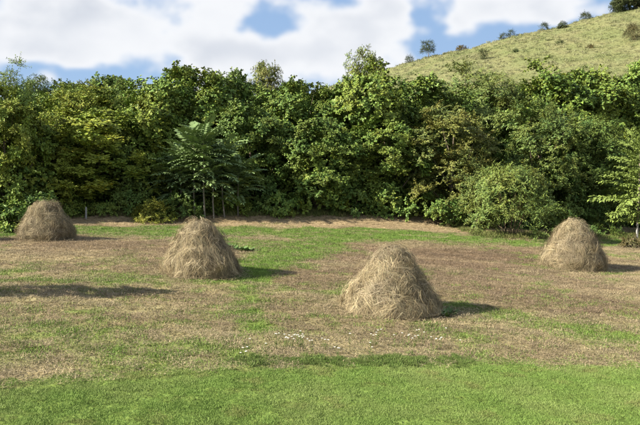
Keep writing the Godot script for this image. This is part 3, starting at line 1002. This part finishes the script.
	tree("young_tree", "young slim tree standing alone in the field, left of the haystacks", q, 5.0, 0.8, 0.72, 0.5, "broad", A, 777, "", 1.2, 0.8, 0.35)

func frond_tree(called: String, label: String, at: Vector3, topv: float, hh: float, fr: Array, col: Color, sd: int, stems: Array, group: String) -> void:
	var r := RandomNumberGenerator.new()
	r.seed = sd
	var t := thing(called, label, "tree", at, group)
	for s in stems:
		var h: float = hh * s[2]
		var base := Vector3(s[0] * s[1], -0.1, -absf(s[1]) * 0.6)
		var top := base + Vector3(r.randf_range(-0.35, 0.2), h - 0.4, r.randf_range(-0.2, 0.2))
		var b := Buf.new()
		b.tube(PackedVector3Array([base, base.lerp(top, 0.35) + Vector3(-0.04, 0, 0), base.lerp(top, 0.7), top]), PackedFloat32Array([0.05, 0.042, 0.03, 0.012]), 7, Color(0.20, 0.19, 0.155))
		part("trunk", b.mesh(), M.bark, t)
		var n := 46 if s[2] > 0.9 else 34
		for k in n:
			var q := 0.40 + 0.60 * pow((k + 0.5) / n, 0.7)
			var p := base.lerp(top, q)
			var a := k * 2.399 + r.randf() * 0.5
			var f := part("frond", fr[k % fr.size()], M.frond if M.has("frond") else frond_mat(col), t)
			var out := 0.55 * (1.0 - q) + 0.12
			f.position = p + Vector3(cos(a), 0, -sin(a)) * out * 0.4
			f.rotation = Vector3(0, a, 0)
			f.rotate_object_local(Vector3(0, 0, 1), lerpf(0.1, 0.8, smoothstep(0.6, 1.0, q)) + r.randf_range(-0.25, 0.3))
			f.rotate_object_local(Vector3(1, 0, 0), r.randf_range(-0.3, 0.3))
			var sc := r.randf_range(0.85, 1.2) * lerpf(0.75, 1.05, smoothstep(0.4, 0.8, q))
			f.scale = Vector3(sc, sc, sc)

func frond_mat(col: Color) -> StandardMaterial3D:
	var m: StandardMaterial3D = M.leaf.duplicate()
	m.albedo_color = col.linear_to_srgb()
	M.frond = m
	return m

# a long bough along +X with hanging broad leaves
func bough_mesh(sd: int, length: float) -> ArrayMesh:
	var r := RandomNumberGenerator.new()
	r.seed = sd
	var b := Buf.new()
	var pt := func(t: float) -> Vector3: return Vector3(length * t, 0.10 * length * sin(t * 3.0) - 0.05 * length * t * t, 0.05 * sin(t * 7.0))
	b.tube(PackedVector3Array([pt.call(0.0), pt.call(0.3), pt.call(0.6), pt.call(1.0)]), PackedFloat32Array([0.022, 0.016, 0.010, 0.004]), 5, Color(1.4, 1.0, 1.6))
	for k in int(length * 46.0):
		var t := 0.12 + 0.9 * r.randf()
		var p: Vector3 = pt.call(t)
		var s := -1.0 if k % 2 else 1.0
		var reach := 0.26 * (1.1 - t) + 0.05
		p += Vector3(r.randf_range(-0.05, 0.1), r.randf_range(-0.05, 0.07), s * r.randf() * reach)
		var d := Vector3(r.randf_range(0.1, 0.9), r.randf_range(-0.75, -0.05), s * r.randf_range(0.2, 1.0)).normalized()
		var side := d.cross(Vector3(r.randf_range(-0.4, 0.4), 1, r.randf_range(-0.4, 0.4))).normalized()
		var g := r.randf_range(0.75, 1.25)
		b.leaf(p, d, side, r.randf_range(0.13, 0.21), r.randf_range(0.07, 0.11), Color(g, g, g), 0.15)
	return b.mesh()

func sapling(at: Vector3, sb: Array, col: Color) -> void:
	var r := RandomNumberGenerator.new()
	r.seed = 77
	var t := thing("sapling_tree", "light green sapling with long tiered leafy boughs and a pale trunk", "tree", at, "trees of the wood behind the field")
	var b := Buf.new()
	b.tube(PackedVector3Array([Vector3(0, -0.1, 0), Vector3(0.0, 0.9, 0)]), PackedFloat32Array([0.075, 0.065]), 9, Color(0.36, 0.355, 0.33))
	var low := part("trunk", b.mesh(), M.bark, t)
	low.set_meta("label", "whitewashed lower trunk")
	var h := 6.0
	var u := Buf.new()
	u.tube(PackedVector3Array([Vector3(0, 0.88, 0), Vector3(0.05, 2.5, 0), Vector3(0.0, 4.2, 0.05), Vector3(0.08, h, 0)]), PackedFloat32Array([0.062, 0.05, 0.035, 0.012]), 8, Color(0.25, 0.22, 0.17))
	part("trunk", u.mesh(), M.bark, t)
	var m: StandardMaterial3D = M.leaf.duplicate()
	m.albedo_color = col.linear_to_srgb()
	for k in 84:
		var q := (k + 0.5) / 84.0
		var y := lerpf(0.8, h - 0.15, q)
		var a := k * 2.399 + r.randf() * 0.4
		var f := part("bough", sb[k % 3], m, t)
		f.position = Vector3(0.05, y, 0)
		f.rotation = Vector3(0, a, 0)
		f.rotate_object_local(Vector3(0, 0, 1), lerpf(0.05, 0.85, q * q) + r.randf_range(-0.12, 0.18))
		f.rotate_object_local(Vector3(1, 0, 0), r.randf_range(-0.4, 0.4))
		var sc := lerpf(1.75, 0.55, q) * r.randf_range(0.8, 1.15)
		if q < 0.12: sc *= 0.75
		f.scale = Vector3(sc, sc, sc)

# ---------------------------------------------------------------- shrubs on the hill
func hill_hit(u: float, v: float) -> Vector3:
	var d := ray(u, v).normalized()
	var t := 80.0
	while t < 320.0:
		var p := Vector3(0, CAM_Y, 0) + d * t
		if p.z < -72.0 and hill(p.x, p.z) >= p.y: return Vector3(p.x, hill(p.x, p.z), p.z)
		t += 0.5
	var best := Vector3.ZERO
	var bv := 1e6
	for z in range(-190, -120, 2):   # not met: the skyline under that column
		var x := d.x / -d.z * -z
		var y := hill(x, z)
		var e := -(y - CAM_Y) / -z
		if e < bv:
			bv = e; best = Vector3(x, y, z)
	return best

func build_hill_shrubs() -> void:
	var G := Color(0.065, 0.085, 0.030)
	var list := [
		[409, 58, 10, 8, "airy", G, "hill_shrub", "thin small bush on the skyline left of the lone round hilltop tree", 0.8],
		[428, 56, 15, 17, "airy", G * 1.1, "hill_tree", "lone small round airy tree on the lower skyline of the hill", 1.0],
		[462, 49, 13, 5, "fine", Color(0.13, 0.10, 0.04), "hill_shrub", "low brownish bush on the lower skyline of the hill", 1.0],
		[483, 60, 8, 12, "airy", G, "hill_shrub", "small dark upright bush low on the hillside", 1.2],
		[504, 36, 7, 6, "airy", G, "hill_shrub", "left one of a pair of thin bushes on the hill's skyline", 0.9],
		[511, 35, 7, 7, "airy", G, "hill_shrub", "right one of a pair of thin bushes on the hill's skyline", 0.9],
		[544, 29, 7, 8, "airy", G, "hill_shrub", "wispy bush alone on the skyline between the pair and the dense bush", 0.9],
		[563, 28, 11, 7, "fine", G, "hill_shrub", "rounded green bush just below the skyline of the hill", 1.0],
		[586, 19, 10, 8, "airy", G, "hill_shrub", "bush with bare reaching twigs on the upper skyline", 1.2],
		[560, 44, 6, 6, "airy", G * 1.3, "hill_shrub", "faint wiry bush in the middle of the open hillside", 0.7],
		[634, 40, 20, 18, "airy", Color(0.11, 0.105, 0.045), "hill_shrub", "sparse brownish bush on the upper hillside under the dense dark bush", 1.0],
		[618, 12, 18, 16, "fine", G * 0.9, "hill_tree", "dense dark bushy tree on the highest skyline, left of its twin", 1.3],
		[636, 8, 26, 18, "fine", G * 0.85, "hill_tree", "dense dark bushy tree on the highest skyline, right of its twin", 1.3],
		[516, 52, 5, 3, "fine", G * 1.2, "hill_shrub", "tiny tuft-like bush below the skyline pair", 1.0],
		[590, 48, 9, 3, "fine", Color(0.16, 0.13, 0.05), "hill_shrub", "low tawny bush on the open slope left of the sparse brownish bush", 1.0],
	]
	var sd := 900
	for a in list:
		sd += 1
		var p := hill_hit(a[0], a[1])
		p.y -= 0.1
		var dist := -p.z
		var w: float = a[2] * 0.85 / F * dist
		var h: float = a[3] * 0.9 / F * dist
		if a[6] == "hill_tree":
			tree("hill_tree", a[7], p, h, w * 0.5, w * 0.5, 0.25 * h if a[4] == "airy" else 0.1, a[4], a[5], sd, "bushes and trees on the hill", a[8], 1.1, 0.5)
		else:
			shrub("hill_shrub", a[7], p, h, w * 0.5, a[4], a[5], sd, "bushes and trees on the hill", a[8] * 1.3, 0.9)

# ---------------------------------------------------------------- haystacks
func build_stacks() -> void:
	var p3 := curve([[0.0, 0.98], [0.12, 0.94], [0.3, 0.80], [0.5, 0.62], [0.7, 0.46], [0.85, 0.33], [0.94, 0.21], [0.985, 0.10], [1.0, 0.02]])
	var p2 := curve([[0.0, 0.96], [0.15, 0.94], [0.35, 0.80], [0.6, 0.60], [0.8, 0.46], [0.91, 0.33], [0.97, 0.2], [1.0, 0.03]])
	var p1 := curve([[0.0, 0.96], [0.15, 0.99], [0.35, 0.90], [0.5, 0.74], [0.65, 0.56], [0.85, 0.46], [0.94, 0.36], [0.98, 0.24], [1.0, 0.04]])
	var p4 := curve([[0.0, 0.94], [0.15, 0.98], [0.4, 0.82], [0.65, 0.62], [0.82, 0.42], [0.92, 0.27], [0.97, 0.15], [1.0, 0.03]])
	stack_at("largest haystack, a broad loose straw-coloured cone with its hay combed down", 338, 441, 246, 319, p3, 301, 0.06, 1.04)
	var bell := stack_at("rounded bell-shaped haystack with a turf path running past its shaded side", 162, 240, 220, 279, p2, 302, -0.03, 0.98)
	stack_at("small greyish haystack shaped like a beehive with a narrower cap, near the bushes", 18, 75, 201, 241, p1, 303, 0.0, 0.86)
	stack_at("conical haystack with a bulging foot near the willowy bush and sapling", 542, 607, 219, 271, p4, 304, -0.02, 0.97)
	# a fifth one just outside the picture, whose shadow reaches in
	var g := on_ground(0, 239)
	g.x -= 2.3
	g.z += 0.9
	g.y = lie(g.x, g.z)
	var fifth := copy(bell)
	fifth.set_meta("label", "haystack standing left of the beehive-shaped one")
	fifth.position = g
	fifth.rotation.y = 2.0

# ---------------------------------------------------------------- grass and litter
func field(called: String, label: String, meshes: Array, count: int, near: float, far: float, pick: Callable) -> void:
	var xf := []
	var cols := []
	for m in meshes:
		xf.append([]); cols.append([])
	for k in count:
		var t := rng.randf()
		var d := lerpf(near, far, t)
		var half := far * 0.42 + 2.0
		var x := rng.randf_range(-half, half)
		if absf(x) > d * 0.42 + 2.0: continue
		var col: Color = pick.call(x, -d)
		if col.a < 0.5: continue
		var s := rng.randf_range(0.8, 1.25)
		var j := k % meshes.size()
		xf[j].append(Transform3D(Basis(Vector3.UP, rng.randf() * TAU).scaled(Vector3(s, s * rng.randf_range(0.8, 1.25), s)), Vector3(x, height(x, -d), -d)))
		cols[j].append(col)
	for j in meshes.size():
		var o := copies(numbered(called), meshes[j], M.grass, xf[j], cols[j], self)
		o.set_meta("kind", "stuff"); o.set_meta("label", label); o.set_meta("category", "grass")

func build_grass() -> void:
	# lawn
	field("lawn_grass", "short bright green lawn grass in front of the mown field", [tuft(51, 230, 0.17, 0.018, 0.045, 0.0042, 1.1, 0.04)], 12000, 12.5, 20.5, func(x, z):
		var q := zone(x, z)
		if q.w < rng.randf(): return Color(0, 0, 0, 0)
		var m := smoothstep(-0.4, 0.5, n2.get_noise_2d(x * 2.0, z * 2.0) + rng.randf_range(-0.2, 0.2))
		var c := Color(0.165, 0.260, 0.058).lerp(Color(0.215, 0.285, 0.085), m)
		if n1.get_noise_2d(x * 2.5 + 77.0, z * 2.5) > 0.38: c = c.lerp(Color(0.22, 0.19, 0.08), 0.45)
		return vary(c, rng.randf_range(0.8, 1.2)))
	# green turf in the strips and regrowth
	field("turf_grass", "green turf and regrowth in strips across the mown field", [tuft(52, 110, 0.24, 0.03, 0.09, 0.008, 1.0, 0.10)], 27000, 14.0, 54.0, func(x, z):
		var q := zone(x, z)
		if q.w > 0.5 or q.x * 1.15 < rng.randf(): return Color(0, 0, 0, 0)
		var c := Color(0.125, 0.215, 0.040).lerp(Color(0.190, 0.225, 0.065), rng.randf() * (1.0 - 0.6 * q.x))
		return vary(c, rng.randf_range(0.75, 1.2)))
	# cut stalks
	field("mown_stubble", "dry cut stalks and stubble littering the mown field", [litter(53, 110, 0.30)], 26000, 14.0, 58.0, func(x, z):
		var q := zone(x, z)
		if q.w > 0.6 or q.x > rng.randf_range(0.45, 1.2): return Color(0, 0, 0, 0)
		var c := Color(0.310, 0.256, 0.152).lerp(Color(0.215, 0.158, 0.102), q.y).lerp(Color(0.42, 0.335, 0.20), q.z)
		return vary(c, rng.randf_range(0.6, 1.3)))
	# taller weeds along the lawn's edge
	var wm := tuft(54, 60, 0.14, 0.10, 0.26, 0.012, 0.9, 0.04)
	var xf := []
	var cols := []
	for k in 1100:
		var u := rng.randf_range(228, 475)
		if u > 318 and u < 334 and k % 3: continue
		var g := on_ground(u, 361.5 + rng.randfn() * 2.2)
		var body := smoothstep(-0.35, 0.3, n1.get_noise_2d(g.x * 1.6, 2.0)) * smoothstep(228, 262, u) * (1.0 - smoothstep(445, 475, u))
		var s := rng.randf_range(0.3, 0.8) * (0.42 + 0.45 * body)
		xf.append(Transform3D(Basis(Vector3.UP, rng.randf() * TAU).scaled(Vector3(s, s, s)), Vector3(g.x, height(g.x, g.z), g.z)))
		cols.append(vary(Color(0.110, 0.180, 0.040).lerp(Color(0.20, 0.21, 0.08), rng.randf() * 0.4), rng.randf_range(0.7, 1.25)))
	var o := copies("edge_weeds", wm, M.grass, xf, cols, self)
	o.set_meta("kind", "stuff"); o.set_meta("label", "strip of taller dark green weeds between lawn and mown field"); o.set_meta("category", "weeds")
	# tall grass along the foot of the wood
	xf = []; cols = []
	for k in 1500:
		var u := rng.randf_range(-20, 660)
		var v := 213.5 + 23.5 * smoothstep(405, 500, u) + rng.randfn() * 1.2
		if u < 90: v += 8.0 * (90 - u) / 90.0
		var g := on_ground(u, v)
		var s := rng.randf_range(0.7, 1.8)
		xf.append(Transform3D(Basis(Vector3.UP, rng.randf() * TAU).scaled(Vector3(s, s, s)), Vector3(g.x, height(g.x, g.z), g.z)))
		cols.append(vary(Color(0.095, 0.135, 0.03).lerp(Color(0.24, 0.21, 0.09), rng.randf() * 0.6), rng.randf_range(0.75, 1.25)))
	o = copies("rank_grass", wm, M.grass, xf, cols, self)
	o.set_meta("kind", "stuff"); o.set_meta("label", "long rank grass along the foot of the wood"); o.set_meta("category", "grass")

# ---------------------------------------------------------------- flowers and weeds
func build_flowers() -> void:
	var protos := []
	for k in 4:
		var r := RandomNumberGenerator.new()
		r.seed = 600 + k
		var st := Buf.new()
		var fl := Buf.new()
		var lf := Buf.new()
		var h := r.randf_range(0.22, 0.36)
		for j in 1 + k % 3:
			var top := Vector3(r.randf_range(-0.1, 0.1) * j, h * r.randf_range(0.75, 1.0), r.randf_range(-0.1, 0.1) * j)
			st.tube(PackedVector3Array([Vector3(0, -0.02, 0), top * 0.5 + Vector3(0.01, 0, 0), top]), PackedFloat32Array([0.005, 0.004, 0.003]), 4, Color(0.13, 0.16, 0.05))
			for m in 9:
				var a := m * 2.399
				var q := 0.021 * sqrt(m / 9.0)
				fl.dome(top + Vector3(cos(a) * q, 0.004 * r.randf(), sin(a) * q), 0.008, 0.008, 6, Color(0.66, 0.65, 0.58) * r.randf_range(0.8, 1.0))
		for j in 10:
			var a := r.randf() * TAU
			var d := Vector3(cos(a), r.randf_range(0.1, 0.8), sin(a)).normalized()
			lf.leaf(Vector3(0, r.randf() * h * 0.5, 0), d, d.cross(Vector3.UP).normalized(), 0.09, 0.02, Color(0.10, 0.14, 0.04))
		protos.append([st.mesh(), fl.mesh(), lf.mesh()])
	var spots := []
	for k in 13: spots.append([rng.randf_range(272, 304), rng.randf_range(344, 351)])
	for q in [[243, 360], [246, 363], [266, 358], [250, 355], [312, 352], [325, 350], [370, 356], [371, 348], [376, 346], [378, 340], [394, 347], [402, 346], [408, 345], [415, 346], [424, 345], [431, 350], [436, 349], [441, 348], [460, 353], [446, 341], [419, 340], [338, 358], [372, 361], [350, 349]]: spots.append(q)
	for k in spots.size():
		var g := on_ground(spots[k][0], spots[k][1])
		var pr: Array = protos[k % 4]
		var t := thing("yarrow_plant", "white-headed yarrow plant standing in the stubble by the lawn's edge", "wildflower", Vector3(g.x, height(g.x, g.z), g.z), "white wildflowers in the stubble", rng.randf() * TAU)
		var stem := part("stem", pr[0], M.grass, t)
		part("flower_head", pr[1], M.petal, t)
		part("leaves", pr[2], M.grass, stem)
	# broad-leaved weeds low in the turf path
	var b := Buf.new()
	var r2 := RandomNumberGenerator.new()
	r2.seed = 12
	for j in 46:
		var a := r2.randf() * TAU
		var d := Vector3(cos(a), r2.randf_range(0.2, 1.0), sin(a)).normalized()
		var g := r2.randf_range(0.7, 1.3)
		b.leaf(Vector3(cos(a) * r2.randf() * 0.25, 0.0, sin(a) * r2.randf() * 0.25), d, d.cross(Vector3.UP).normalized(), r2.randf_range(0.12, 0.26), 0.10, Color(0.095 * g, 0.165 * g, 0.05 * g))
	var wm := b.mesh()
	var label := {"turf": "dark broad-leaved weed rosette in the turf path beside the bell-shaped haystack", "hay": "green weed tuft at the shaded foot of the largest haystack"}
	for q in [[236, 250, "turf"], [243, 251, "turf"], [249, 250.5, "turf"], [231, 247, "turf"], [444, 316, "hay"], [447, 313, "hay"]]:
		var g := on_ground(q[0], q[1])
		var t := thing("weed_rosette", label[q[2]], "weed", Vector3(g.x, height(g.x, g.z), g.z), "weed rosettes, " + q[2], rng.randf() * TAU)
		part("leaves", wm, M.grass, t)
